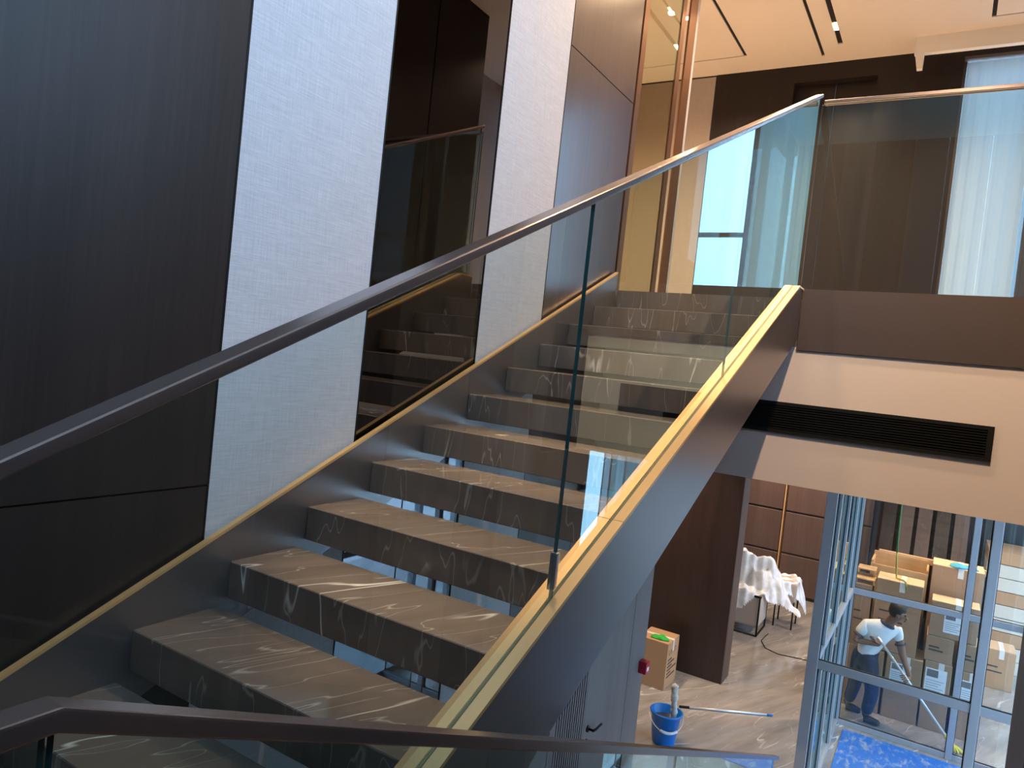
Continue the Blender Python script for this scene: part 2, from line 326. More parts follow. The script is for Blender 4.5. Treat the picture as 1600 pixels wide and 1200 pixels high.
wf = thing('wall_front', 'wall of dark timber and linen strips behind the half landing', 'wall', (1.3, -2.7, ZG), kind='structure')
xx = -0.04
for k, (w, mm_) in enumerate(((0.5, 'dark_wood'), (0.4, 'panel_brown'), (0.5, 'dark_wood'), (0.4, 'panel_brown'), (0.5, 'dark_wood'), (0.4, 'panel_brown'))):
    box('wood_panel', mm_, xx+0.003, xx+w-0.003, -2.86, -2.70, ZG, ZC, wf); xx += w
# ---- upstairs walls and ceiling
wb_ = thing('wall_back', 'upstairs back wall of dark timber with a linen strip at its end', 'wall', (0, YB, ZU), kind='structure')
box('linen_panel', 'linen_beige', -4.0, -0.648, YB, YB+0.2, ZU, ZC-0.02, wb_)
box('wood_panel', 'walnut_dark', -0.642, 0.26, YB, YB+0.2, ZU, ZC, wb_); box('wood_panel', 'walnut_dark', 0.26, 1.107, YB, YB+0.2, 4.56, ZC, wb_); box('wood_panel', 'walnut_dark', 1.107, 1.89, YB, YB+0.2, ZU, ZC, wb_)
box('wood_panel', 'walnut_dark', 1.89, 3.35, YB, YB+0.2, 4.63, ZC, wb_)
box('shadow_gap', 'slot_black', -4, -0.648, YB+0.01, YB+0.2, ZC-0.02, ZC, wb_)
d2 = thing('door_2', 'dark recessed timber doorway in the upstairs back wall', 'door', (0.7, YB, ZU), kind='structure')
box('door_leaf', 'walnut_dark', 0.26, 0.68, YB+0.12, YB+0.17, ZU, 4.56, d2); box('door_leaf', 'walnut_dark', 0.684, 1.107, YB+0.12, YB+0.17, ZU, 4.56, d2)
wru = thing('wall_right_upper', 'upstairs side wall clad in beige linen beside the window', 'wall', (3.35, 6.5, ZU), kind='structure')
box('linen_panel', 'linen_beige', 3.35, 3.55, 5.25, YB+0.2, ZU, ZC, wru); box('linen_panel', 'linen_beige', 2.861, 3.35, 5.25, 5.40, ZU, ZC, wru)
wlu = thing('wall_left_upper', 'pale linen-clad lobby wall behind the bronze glass screen', 'wall', (-4, 5, ZU), kind='structure')
box('linen_panel', 'linen_beige', -4.2, -4.0, 3.86, YB+0.2, ZU, ZC, wlu); box('linen_panel', 'linen_beige', -4.0, -0.24, 3.70, 3.86, ZU, ZC, wlu)
# ceiling with slots cut as real recesses
ce = thing('ceiling', 'warm beige plaster ceiling with black recessed light slots', 'ceiling', (0, 5, ZC), kind='structure')
slots = [(-0.222, -0.190, 4.4, 7.107), (0.553, 0.584, 4.5, 7.333), (0.742, 0.790, 4.7, 7.092), (2.076, 2.112, 5.4, 6.92)]
crosss = [(-3.0, -0.222, 7.087, 7.107), (2.112, 3.0, 6.902, 6.92)]
def ceiling_mesh():
    xs = sorted({-4.2, 3.55} | {q for s in slots + crosss for q in s[:2]}); ys = sorted({-2.72, YB+0.2} | {q for s in slots + crosss for q in s[2:]})
    bm = bmesh.new()
    for i in range(len(xs)-1):
        for j in range(len(ys)-1):
            cx, cy = (xs[i]+xs[i+1])/2, (ys[j]+ys[j+1])/2
            if any(s[0] < cx < s[1] and s[2] < cy < s[3] for s in slots + crosss): continue
            B(bm, xs[i], xs[i+1], ys[j], ys[j+1], ZC, ZC+0.012)
    obj('plaster', bm, 'ceiling_paint', ce)
ceiling_mesh()
box('slot_lining', 'slot_black', -4.2, 3.55, -2.72, YB+0.2, ZC+0.0125, ZC+0.2, ce)
# pelmet in front of the window
t1 = thing('trim_1', 'pale plaster curtain pelmet hanging below the ceiling at the window', 'pelmet', (2.3, 6.7, ZC), kind='structure')
bm = bmesh.new(); B(bm, 1.457, 3.35, 7.15, 7.22, 4.585, ZC)
obj('fascia', bm, 'white_paint', t1)
bm = bmesh.new(); prism(bm, [(1.463, 4.585), (1.545, 4.585), (1.541, 4.435), (1.492, 4.435)], 7.15, 7.22, 'y'); obj('end_tab', bm, 'white_paint', t1)
# upstairs window
w2 = thing('window_2', 'upstairs window with dark frame and a pale blind over part of it', 'window', (2.5, YB, ZU), kind='structure')
for a, b in ((1.89, 1.915), (2.54, 2.60), (3.31, 3.35)): box('mullion', 'fascia_metal', a, b, YB+0.05, YB+0.13, ZU, 4.62, w2)
for z in (ZU, 2.84, 4.57): box('transom', 'fascia_metal', 2.60, 3.31, YB+0.06, YB+0.12, z, z+0.05, w2)
box('head', 'fascia_metal', 1.89, 3.35, YB-0.02, YB+0.16, 4.62, 4.65, w2)
box('pane', 'window_glass', 1.915, 2.54, YB+0.085, YB+0.095, ZU, 4.62, w2); box('pane', 'window_glass', 2.60, 3.31, YB+0.085, YB+0.095, ZU+0.05, 2.84, w2); box('pane', 'window_glass', 2.60, 3.31, YB+0.085, YB+0.095, 2.89, 4.57, w2)
bm = bmesh.new(); nx = 60; lo = []; hi = []
for i in range(nx+1):
    x = 1.917 + 0.62*i/nx; y = YB+0.045 + 0.004*math.sin(i*0.55) + 0.0015*math.sin(i*1.7)
    lo.append(bm.verts.new((x, y, ZU+0.01))); hi.append(bm.verts.new((x, y, 4.61)))
for i in range(nx): f = bm.faces.new((lo[i], lo[i+1], hi[i+1], hi[i])); f.smooth = True
tag(obj('sheer_curtain', bm, 'sheer'), 'pale sheer curtain hanging in the upstairs window', 'curtain')
# ---- ground floor walls
pr = thing('wall_pier', 'dark walnut timber pier standing on the marble floor behind the carton', 'pier', (-1.5, 8.4, ZG), kind='structure')
box('front_panel', 'walnut', -3.5, 0.038, 8.418, 8.44, ZG, 0.9, pr, 0.002); box('side_panel', 'fascia_metal', 0.018, 0.040, 8.441, 8.78, ZG, 0.9, pr); box('wall_core', 'black', -3.5, 0.017, 8.441, 8.78, ZG, 0.9, pr)
wrr = thing('wall_rear', 'brown timber wall panelled in a grid with bronze strips beyond the pier', 'wall', (0, 13.33, ZG), kind='structure')
box('wall_core', 'dark_wood', -4.0, 6.5, 13.36, 13.5, ZG, 0.9, wrr)
for x0, x1 in ((-3.3, -2.0), (-1.97, -0.97), (-0.94, -0.30), (-0.235, 0.475), (0.505, 1.22)):
    for z0, z1 in ((ZG+0.06, -1.975), (-1.94, -1.185), (-1.15, -0.40), (-0.365, 0.38), (0.41, 0.9)):
        bm = bmesh.new(); B(bm, x0, x1, 13.335, 13.362, z0, z1); bev(bm, 0.006, 1); obj('wood_panel', bm, 'panel_wood', wrr)
box('bronze_strip', 'bronze_cap', -0.285, -0.262, 13.32, 13.36, ZG, 0.9, wrr); box('bronze_strip', 'bronze_trim', -0.258, -0.242, 13.33, 13.36, ZG, 0.9, wrr)
lw = thing('wall_left_lower', 'ground floor side walls of dark timber around the lobby', 'wall', (-3.6, 8, ZG), kind='structure')
box('wood_panel', 'walnut', -3.7, -3.5, 5.3, 13.5, ZG, 0.9, lw); box('wood_panel', 'door_wood', -3.5, -0.24, 5.3, 5.5, ZG, 0.9, lw)
box('ceiling_lower', 'white_paint', -4, 4.45, YE+0.25, 13.5, 0.9, 1.0, fu)
# right-hand glazed entrance front of the ground floor
w3 = thing('window_3', 'ground floor glazed shopfront that brings daylight into the vestibule', 'window', (3.2, 6.4, ZG), kind='structure')
def glazing(root, xa, ys_):
    for y in ys_: box('mullion', 'alu_frame', xa, xa+0.08, y, y+0.07, ZG, 0.6, root)
    for z in (ZG, -1.19, 0.46):
        for a, b in zip(ys_, ys_[1:]): box('transom', 'alu_frame', xa+0.01, xa+0.07, a+0.071, b-0.001, z, z+0.07, root)
    for a, b in zip(ys_, ys_[1:]):
        for z0, z1 in ((ZG+0.07, -1.19), (-1.12, 0.46)): box('pane', 'window_glass', xa+0.035, xa+0.045, a+0.07, b, z0, z1, root)
glazing(w3, 3.10, (4.02, 5.95, 7.2, 8.35))
box('lintel', 'beam_paint', 3.10, 3.25, 4.02, 8.42, 0.61, 1.0, w3); box('return_panel', 'beam_paint', 2.862, 3.10, 4.0, 4.05, ZG, 1.38, w3)
w4 = thing('window_4', 'glazed shopfront beside the stacked cartons', 'window', (4.3, 11, ZG), kind='structure')
glazing(w4, 4.30, (8.45, 10.0, 11.6, 13.3)); box('lintel', 'beam_paint', 4.25, 4.45, 8.40, 13.4, 0.61, 1.0, w4)
box('return_pane', 'window_glass', 3.19, 4.29, 8.41, 8.42, ZG, 0.6, w4)
tag(box('ground_outside', 'white_paint', -40, 60, -40, 60, ZG-0.6, ZG-0.35), 'pale paved ground outside the windows', 'ground', kind='structure')
# ================================================================== STAIRCASE
st = thing('staircase', 'straight open-riser flight of brown marble treads between dark metal stringers', 'staircase', (0.6, 0, ZL))
def slope_poly(c0, c1, y0, y1): return [(y0, y0*SL+c0), (y1, y1*SL+c0), (y1, y1*SL+c1), (y0, y0*SL+c1)]
def tread(i, x0, x1, parent, y0, ztop, dpt=0.308, th=0.133):
    bm = bmesh.new(); B(bm, x0, x1, y0, y0+dpt, ztop-th, ztop); bev(bm, 0.003, 1); return obj('tread', bm, 'tread_marble', parent)
for i in range(-2, 11): tread(i, 0.0, 1.185, st, i*RUN, i*RISE)
ye = (1.766-0.13)/SL
bm = bmesh.new(); prism(bm, slope_poly(-0.255, 0.122, -1.2, 3.81), -0.02, 0.0, 'x'); sl_ = obj('wall_stringer', bm, 'stringer_metal', st)
bm = bmesh.new(); prism(bm, slope_poly(0.122, 0.134, -1.2, 3.81), -0.021, 0.002, 'x'); obj('stringer_cap', bm, 'bronze_cap', sl_)
bm = bmesh.new(); prism(bm, [(-1.2, -1.2*SL-0.255), (YE-0.013, (YE-0.013)*SL-0.255), (YE-0.013, 1.754), (ye, 1.754), (-1.2, -1.2*SL+0.118)], 1.187, 1.266, 'x'); sr_ = obj('outer_stringer', bm, 'stringer_metal', st)
# cap in three lengths, each of two strips with the glazing channel between them
for (a, b) in ((-1.2, 0.0), (0.0025, 1.17), (1.1725, ye)):
    bm = bmesh.new(); prism(bm, slope_poly(0.118, 0.130, a, b), 1.181, 1.2240, 'x'); prism(bm, slope_poly(0.118, 0.130, a, b), 1.2360, 1.272, 'x'); obj('stringer_cap', bm, 'bronze_cap', sr_)
bm = bmesh.new(); B(bm, 1.181, 1.2240, ye, YE-0.013, 1.754, 1.766); B(bm, 1.2360, 1.272, ye, YE-0.013, 1.754, 1.766); obj('stringer_cap', bm, 'bronze_cap', sr_)
bm = bmesh.new(); prism(bm, slope_poly(0.119, 0.124, -1.2, ye), 1.2241, 1.2359, 'x'); obj('glazing_channel', bm, 'gasket', sr_)
lp = box('landing_slab', 'tread_marble', -0.038, 1.30, -2.64, -3*RUN, ZL-0.2, ZL, st); box('landing_slab', 'tread_marble', 1.302, 2.655, -2.64, -0.64, ZL-0.2, ZL, st)
# ---- glass balustrade of the flight
gb = thing('stair_balustrade', 'clear glass stair balustrade with slim bronze handrail along the open stringer', 'balustrade', (1.23, 0, 0))
RC0, RC1 = 1.222, 1.262      # underside of the rail over the nosing line at y=-0.7 and y=3.8
def rz(y): return y*SL + RC0 + (RC1-RC0)*(y+0.7)/4.5
for a, b in ((-1.15, 0.788), (0.792, 2.298), (2.301, 3.79)):
    bm = bmesh.new(); fs = prism(bm, [(a, a*SL+0.125), (b, min(b*SL+0.125, 1.768)), (b, rz(b)), (a, rz(a))], 1.225, 1.235, 'x'); bm.normal_update()
    for f in bm.faces: f.material_index = 1 if abs(f.normal.y) > 0.9 else 0
    obj('glass_pane', bm, ['clear_glass', 'glass_edge'], gb)
bm = bmesh.new(); a, b = -1.15, 3.80; prism(bm, [(a, rz(a)), (b, rz(b)), (b, rz(b)+0.024), (a, rz(a)+0.024)], 1.206, 1.254, 'x'); bev(bm, 0.006, 3); obj('handrail', bm, 'rail_bronze', gb)
bm = bmesh.new(); B(bm, 1.219, 1.241, 0.780, 0.800, 0.505, 0.612); bev(bm, 0.004, 2); obj('edge_clip', bm, 'steel_clip', gb)
# ---- glass balustrade of the upper floor
ub = thing('floor_balustrade', 'clear glass guard with slim bronze rail along the upper floor edge', 'balustrade', (1.9, YE, ZU))
pane_box('glass_pane', 1.245, 2.654, YE+0.004, YE+0.016, 1.7665, 2.925, ub)
bm = bmesh.new(); B(bm, 1.256, 2.655, YE-0.012, YE+0.032, 2.925, 2.949); bev(bm, 0.004, 2); obj('handrail', bm, 'rail_bronze', ub)
# ---- lower flight and its guard
YD = -0.64
sd = thing('lower_staircase', 'flight of marble treads going down from the half landing', 'staircase', (2.0, YD, ZG))
nr = 15; rs = (ZL-ZG)/nr
for j in range(nr-1): tread(j, 1.46, 2.58, sd, YD+0.02+j*RUN, ZL-(j+1)*rs)
sld = rs/RUN
for x0, x1 in ((1.385, 1.455), (2.582, 2.614)):
    bm = bmesh.new(); prism(bm, [(YD, ZL-0.35), (YD+13.2*RUN, ZG), (YD+14.6*RUN, ZG), (YD+14.6*RUN, ZG+0.1), (YD, ZL+0.03)], x0, x1, 'x'); obj('stringer', bm, 'stringer_metal', sd)
lg = thing('landing_balustrade', 'clear glass guard whose bronze rail turns down along the lower flight', 'balustrade', (1.42, YD, ZL))
zr = 0.742
bm = bmesh.new(); prism(bm, [(-2.6, zr), (YD, zr), (YD+4.6, zr-4.6*sld), (YD+4.6, zr-4.6*sld+0.024), (YD+0.004, zr+0.024), (-2.6, zr+0.024)], 1.404, 1.440, 'x'); bev(bm, 0.003, 2); obj('handrail', bm, 'rail_bronze', lg)
for poly in ([(-2.6, ZL), (YD-0.004, ZL), (YD-0.004, zr), (-2.6, zr)], [(YD+0.004, ZL+0.03), (YD+1.6, ZL+0.03-1.6*sld), (YD+1.6, zr-1.6*sld), (YD+0.004, zr)], [(YD+1.608, ZL+0.03-1.608*sld), (YD+4.5, ZL+0.03-4.5*sld), (YD+4.5, zr-4.5*sld), (YD+1.608, zr-1.608*sld)]):
    bm = bmesh.new(); prism(bm, poly, 1.414, 1.426, 'x'); bm.normal_update()
    for f in bm.faces: f.material_index = 0 if abs(f.normal.x) > 0.5 else 1
    obj('glass_pane', bm, ['clear_glass', 'glass_edge'], lg)
# ================================================================== UPSTAIRS THINGS
gs = thing('glass_screen', 'bronze-framed tinted glass screen at the head of the stairs', 'glass screen', (WX, 4.4, ZU))
for a, b, mm_, x0, x1 in ((3.862, 3.94, 'bronze_trim', -0.056, -0.036), (4.61, 4.69, 'bronze_trim', -0.056, -0.040), (4.79, 4.95, 'bronze_trim', -0.056, -0.040), (4.951, 5.0, 'alu_frame', -0.056, -0.040)):
    box('frame_post', mm_, x0, x1, a, b, ZU, ZC, gs)
pane_box('glass_pane', -0.052, -0.044, 3.94, 4.61, ZU, ZC, gs, 'bronze_glass')
box('threshold', 'bronze_trim', -0.056, -0.040, 4.691, 4.789, ZU, ZU+0.02, gs)
def lamp(name, loc, energy, col, size, spot=None, blend=0.6, rot=(0, 0, 0)):
    l = bpy.data.lights.new(name, 'SPOT' if spot else 'AREA'); l.energy = energy; l.color = col
    if spot: l.spot_size = spot; l.spot_blend = blend; l.shadow_soft_size = size
    else: l.size = size
    o = bpy.data.objects.new(name, l); o.location = loc; o.rotation_euler = rot; COL.objects.link(o); return o
WARM = (1.0, 0.70, 0.44)
def slot_lamp(x, y, label, energy=60, w=0.028, ln=0.16, spot=2.3):
    t = thing('slot_downlight', label, 'downlight', (x, y, ZC), 'downlights recessed in the ceiling slots')
    box('housing', 'black', x-w/2, x+w/2, y-ln/2-0.01, y+ln/2+0.01, ZC+0.0085, ZC+0.0122, t); box('lens', 'lamp_glow', x-w/2+0.002, x+w/2-0.002, y-ln/2, y+ln/2, ZC+0.002, ZC+0.0084, t)
    o = lamp('downlight_lamp', (x, y, ZC-0.005), energy, WARM, 0.03, spot, 0.9); o.parent = t; o.matrix_parent_inverse = t.matrix_world.inverted()
slot_lamp(0.766, 6.70, 'lit warm downlight near the far end of a black ceiling slot', 260, 0.04)
slot_lamp(0.766, 5.2, 'lit warm downlight in the black ceiling slot above the stair head', 300, 0.04)
slot_lamp(0.568, 5.9, 'lit warm downlight in the narrower ceiling slot near the stair head', 200)
slot_lamp(-0.206, 5.0, 'lit warm downlight in the ceiling slot beside the glass screen', 200)
slot_lamp(2.094, 6.2, 'lit warm downlight in the ceiling slot by the pelmet', 260)
def puck(x, y, label, energy, group='round downlights in the ceiling', z=ZC, cone=2.6, blend=0.9):
    t = thing('round_downlight', label, 'downlight', (x, y, z), group)
    bm = bmesh.new(); lathe(bm, [(0.050, z-0.0005), (0.050, z-0.006), (0.038, z-0.008), (0.036, z-0.002)], x, y, 24); obj('trim_ring', bm, 'white_paint', t)
    bm = bmesh.new(); r = lathe(bm, [(0.036, z-0.002), (0.001, z-0.0025)], x, y, 24); obj('lens', bm, 'lamp_glow', t)
    o = lamp('downlight_lamp', (x, y, z-0.03), energy, WARM, 0.04, cone, blend); o.parent = t; o.matrix_parent_inverse = t.matrix_world.inverted()
puck(-0.54, 6.07, 'small round downlight in the lobby ceiling behind the glass screen', 180)
for k, (x, y, e) in enumerate(((-1.8, 5.4, 260), (-3.2, 5.6, 200))): puck(x, y, 'round downlight deeper in the lobby ceiling behind the left wall', e, 'lobby downlights behind the left wall')
for x, y, e in ((0.9, 2.9, 130), (2.0, 3.0, 60)): puck(x, y, 'round warm downlight in the ceiling above the stairwell', e, 'downlights above the stairwell')
sp = thing('added_spotlight', 'added unseen spotlight above the lower flight that brightens the beam', 'spotlight', (2.1, 0.9, ZC))  # added light source to warm the beam, fitting invented out of view
A_, T_ = Vector((2.1, 0.9, ZC-0.13)), Vector((1.75, 3.83, 0.9)); dq = (T_-A_).normalized()
bm = bmesh.new(); tube(bm, [(2.1, 0.9, ZC), (2.1, 0.9, ZC-0.012)], 0.05, 20); obj('base_plate', bm, 'black', sp)
bm = bmesh.new(); tube(bm, [(2.1, 0.9, ZC-0.012), (2.1, 0.9, ZC-0.10)], 0.008, 8); obj('stem', bm, 'black', sp)
bm = bmesh.new(); tube(bm, [A_-dq*0.07, A_+dq*0.07], 0.038, 20); obj('head', bm, 'black', sp)
o = lamp('beam_fill_lamp', tuple(A_+dq*0.075), 420, WARM, 0.03, math.radians(52), 0.5, (T_-A_).to_track_quat('-Z', 'Y').to_euler()); o.parent = sp; o.matrix_parent_inverse = sp.matrix_world.inverted()
for y, e in ((3.2, 320), (2.25, 620), (1.35, 620)): puck(0.72, y, 'added unseen narrow-beam light in the row that brightens the marble treads', e, 'row of added narrow-beam lights above the treads', ZC, math.radians(25), 0.7)  # added out of view; narrow cones brighten the treads and spare the linen
# ---- ventilation grille in the beam
vg = thing('air_grille', 'long black slatted air grille set in the beige beam', 'vent', (1.4, YE, 0.94))
gx0, gx1, gz0, gz1 = 0.45, 2.356, 0.845, 1.043
box('backing', 'slot_black', gx0, gx1, YE-0.002, YE+0.003, gz0, gz1, vg)
for a in ((gx0, gx1, gz0, gz0+0.022), (gx0, gx1, gz1-0.022, gz1), (gx0, gx0+0.03, gz0+0.022, gz1-0.022), (gx1-0.03, gx1, gz0+0.022, gz1-0.022)): box('frame_bar', 'black', a[0], a[1], YE-0.016, YE-0.002, a[2], a[3], vg)
sm = None
for k in range(10):
    if sm is None: sm = box('slat', 'black', gx0+0.03, gx1-0.03, YE-0.013, YE-0.003, gz0+0.026, gz0+0.032, vg)
    else:
        c = sm.copy(); COL.objects.link(c); c.parent = vg; c.matrix_parent_inverse = vg.matrix_world.inverted(); c.location.z = sm.location.z + k*0.0152
# ================================================================== GROUND FLOOR THINGS
# ---- glazed vestibule
vs = thing('glass_vestibule', 'aluminium-framed glass entrance vestibule standing on the marble floor', 'vestibule', (2.0, 7.0, ZG))
ZT = 0.88
YN, YR = 5.60, 8.416
for y0, nm in ((YN-0.04, 'post'), (YR-0.04, 'post')):
    for x0, x1 in ((1.345, 1.43), (2.52, 2.585)): box('post', 'alu_frame', x0, x1, y0, y0+0.08, ZG, ZT, vs, 0.004)
    for z0, z1 in ((ZG, ZG+0.06), (-1.185, -1.115)):
        box('rail', 'alu_frame', 1.431, 2.519, y0+0.012, y0+0.068, z0, z1, vs, 0.003); box('rail', 'alu_frame', 2.586, 3.10, y0+0.012, y0+0.068, z0, z1, vs, 0.003)
    for x0, x1 in ((1.431, 2.519), (2.586, 3.10)):
        for z0, z1 in ((ZG+0.06, -1.185), (-1.115, ZT)):
            pane_box('glass_pane', x0, x1, y0+0.035, y0+0.045, z0, z1, vs, 'window_glass')
            bm = bmesh.new()
            B(bm, x0, x0+0.006, y0+0.030, y0+0.050, z0, z1); B(bm, x1-0.006, x1, y0+0.030, y0+0.050, z0, z1); B(bm, x0+0.006, x1-0.006, y0+0.030, y0+0.050, z0, z0+0.006); B(bm, x0+0.006, x1-0.006, y0+0.030, y0+0.050, z1-0.006, z1)
            obj('gasket', bm, 'gasket', vs)['kind'] = 'stuff'
sy = (YN+0.041, 6.03, 6.79, 7.68, YR-0.041)
for y in sy[1:-1]:
    box('post', 'alu_frame', 1.36, 1.425, y-0.03, y+0.03, ZG, ZT, vs, 0.004); 
for a, b in zip(sy, sy[1:]):
    a2 = a if a == sy[0] else a+0.031; b2 = b if b == sy[-1] else b-0.031
    for z0, z1 in ((ZG, ZG+0.06), (-1.185, -1.115)): box('rail', 'alu_frame', 1.362, 1.422, a2, b2, z0, z1, vs, 0.003)
    for z0, z1 in ((ZG+0.06, -1.185), (-1.115, ZT)):
        pane_box('glass_pane', 1.388, 1.398, a2, b2, z0, z1, vs, 'window_glass')
        bm = bmesh.new(); B(bm, 1.383, 1.403, a2, a2+0.012, z0, z1); B(bm, 1.383, 1.403, b2-0.012, b2, z0, z1); obj('gasket', bm, 'gasket', vs)['kind'] = 'stuff'
# ---- blue mat
bm = bmesh.new(); B(bm, 1.50, 2.95, 6.6, 8.28, ZG+0.0005, ZG+0.012); bev(bm, 0.004, 1)
tag(obj('floor_mat', bm, 'mat_blue'), 'scuffed blue protective mat on the vestibule floor', 'mat')
# ---- cartons beyond the vestibule
def carton(x0, x1, y0, y1, z0, z1, label, m='cardboard_brown', tape=True, sheet=None, top='cardboard_lit', group='cartons stacked beyond the vestibule', prints=True, edge=True):
    t = thing('carton', label, 'box', ((x0+x1)/2, (y0+y1)/2, z0), group)
    bm = bmesh.new(); B(bm, x0, x1, y0, y1, z0, z1-0.006); bev(bm, 0.005, 1); obj('body', bm, m, t)
    ym = (y0+y1)/2
    box('flap', top, x0+0.002, x1-0.002, y0+0.001, ym-0.001, z1-0.006, z1, t); box('flap', top, x0+0.002, x1-0.002, ym+0.001, y1-0.001, z1-0.006, z1, t)
    xm = (x0+x1)/2 + 0.03
    if tape:
        bm = bmesh.new(); B(bm, xm-0.03, xm+0.03, y0-0.0015, y1+0.001, z1, z1+0.0015); B(bm, xm-0.03, xm+0.03, y0-0.0015, y0, z1-0.12, z1); obj('tape', bm, 'tape', t)
    if sheet:
        a, b, c, d = sheet; sh = box('paper_label', 'paper', a, b, y0-0.003, y0-0.0005, c, d, t)
        w, h = b-a, d-c; box('printed_picture', 'picture_grey', a+0.06*w, a+0.6*w, y0-0.0042, y0-0.0031, d-0.34*h, d-0.05*h, sh)
        bm = bmesh.new()
        for k in range(5): B(bm, a+0.06*w, a+(0.9-0.12*(k % 3))*w, y0-0.004, y0-0.0031, d-(0.46+0.1*k)*h-0.008, d-(0.46+0.1*k)*h)
        obj('printed_lines', bm, 'ink_grey', sh)['kind'] = 'stuff'
    elif prints:
        bm = bmesh.new(); w = x1-x0
        for k in range(2): B(bm, x0+0.12*w, x0+(0.5+0.14*k)*w, y0-0.0012, y0-0.0002, z0+(0.55-0.13*k)*(z1-z0), z0+(0.55-0.13*k)*(z1-z0)+0.02)
        obj('printed_lines', bm, 'ink', t)['kind'] = 'stuff'
    return t
F = 9.05
carton(1.40, 1.80, F, 9.5, ZG, -1.98, 'lowest carton of the stack behind the cleaner, nearest the corner post')
carton(1.83, 2.215, F, 9.5, ZG, -1.96, 'bottom carton with a printed sheet, behind the mop handle', sheet=(1.88, 2.10, -2.30, -2.06))
carton(2.235, 2.515, F, 9.5, ZG, -1.93, 'bottom carton with a white printed sheet in the middle of the row', sheet=(2.25, 2.47, -2.31, -2.01))
carton(2.555, 2.83, F, 9.5, ZG, -1.95, 'bottom carton with a white printed sheet at the end of the row', sheet=(2.59, 2.80, -2.30, -2.05))
carton(1.38, 1.58, F, 9.45, -1.976, -1.20, 'narrow upper carton beside the corner post', tape=False)
carton(1.62, 2.125, F, 9.45, -1.954, -1.08, 'big upper carton with tape and a cable lying on its lid', 'cardboard_brown')
carton(2.215, 2.50, F, 9.45, -1.926, -1.625, 'middle carton between the printed sheet rows', tape=False)
carton(2.56, 2.80, F, 9.45, -1.944, -1.63, 'middle carton at the end of the row under the taped one', tape=False)
carton(2.225, 2.715, F, 9.4, -1.619, -1.20, 'upper carton carrying a picture sheet, below the topmost carton', sheet=(2.37, 2.56, -1.55, -1.31))
carton(2.19, 2.74, 9.52, 9.98, -2.0, -0.86, 'tall topmost carton with a blue cloth on its lid', tape=True)
carton(2.19, 2.74, 9.52, 9.95, ZG, -2.005, 'carton hidden low in the second row of the stack', tape=False)
carton(2.93, 3.32, 11.25, 11.7, ZG, -2.2, 'separate carton with a lid painted as lit, standing alone near the shopfront', 'cardboard', tape=True)
# pallets and boards
for k, (x0, x1, y0, y1, z) in enumerate(((1.38, 1.60, 9.05, 9.42, -1.195), (1.38, 1.585, 9.20, 9.46, -1.10))):
    t = thing('slatted_crate', 'small slatted wooden crate lid on the narrow carton, %s of the two' % ('lower' if k == 0 else 'upper'), 'crate', ((x0+x1)/2, (y0+y1)/2, z), 'slatted crate lids')
    for q in range(3): box('slat', 'crate_wood', x0, x1, y0+q*(y1-y0)/3+0.006, y0+(q+1)*(y1-y0)/3-0.006, z+0.045, z+0.06, t)
    for q in (x0, x1-0.02): box('bearer', 'crate_wood', q, q+0.02, y0, y1, z+0.001, z+0.045, t)
t = thing('wooden_crate', 'long open wooden crate behind the taped carton', 'crate', (1.8, 9.8, ZG))
box('front_board', 'crate_wood', 1.50, 2.15, 9.55, 9.575, -1.75, -1.02, t); box('rear_board', 'crate_wood', 1.50, 2.15, 10.0, 10.025, -1.75, -0.93, t)
box('end_board', 'crate_wood', 2.13, 2.155, 9.576, 9.999, -1.75, -0.98, t); box('end_board', 'crate_wood', 1.50, 1.525, 9.576, 9.999, -1.75, -0.98, t); box('base_block', 'crate_wood', 1.50, 2.15, 9.55, 10.02, ZG, -1.751, t)
plk = tag(box('timber_plank', 'crate_wood', 1.55, 2.80, 10.05, 10.12, -0.99, -0.92), 'long timber plank lying across the stacks behind the crates', 'plank')
sh = thing('board_stack', 'pallet stack of pale boards by the shopfront glazing', 'boards', (3.4, 12.5, ZG))
for k in range(9): box('board', 'pale_sheet' if k % 3 != 2 else 'cardboard', 2.90, 3.9, 12.1, 13.0, ZG+0.001+k*0.2, ZG+0.19+k*0.2, sh, 0.006)
t = thing('plank_rack', 'dark brown boards leaning against the storage wall', 'boards', (2.2, 12.5, ZG))
for k in range(5):
    x = 1.4 + k*0.26
    bm = bmesh.new(); prism(bm, [(12.2, ZG), (12.25, ZG), (13.25, 0.7 - 0.1*(k % 2)), (13.2, 0.7 - 0.1*(k % 2))], x, x+0.2, 'x'); obj('board', bm, 'panel_wood' if k % 3 else 'walnut', t)
tag(box('back_panel', 'dark_wood', 1.55, 2.80, 10.05, 10.11, ZG, -0.995), 'dark timber back panel standing behind the crates', 'panel')
# blue cloth on the carton
def blob(name, m, cx, cy, cz, sx, sy, sz, seed=1, parent=None, sub=3):
    bm = bmesh.new(); bmesh.ops.create_icosphere(bm, subdivisions=sub, radius=1.0); rnd = random.Random(seed); ph = [rnd.uniform(0, 6.28) for _ in range(6)]
    for v in bm.verts:
        a = math.atan2(v.co.y, v.co.x); k = 1 + 0.22*math.sin(3*a+ph[0]) + 0.12*math.sin(5*a+ph[1])
        h = max(v.co.z, 0.0)*(0.6 + 0.4*math.sin(4*v.co.x+ph[2])*math.sin(5*v.co.y+ph[3])) + 0.12*abs(math.sin(6*v.co.x+ph[4]))*(v.co.z > -0.2)
        v.co = Vector((cx+v.co.x*sx*k, cy+v.co.y*sy*k, cz+h*sz))
    for f in bm.faces: f.smooth = True
    return obj(name, bm, m, parent)
tag(blob('cleaning_cloth', 'blue_cloth', 2.50, 9.62, -0.856, 0.15, 0.10, 0.05, 3), 'crumpled light blue cloth on the topmost carton', 'cloth')
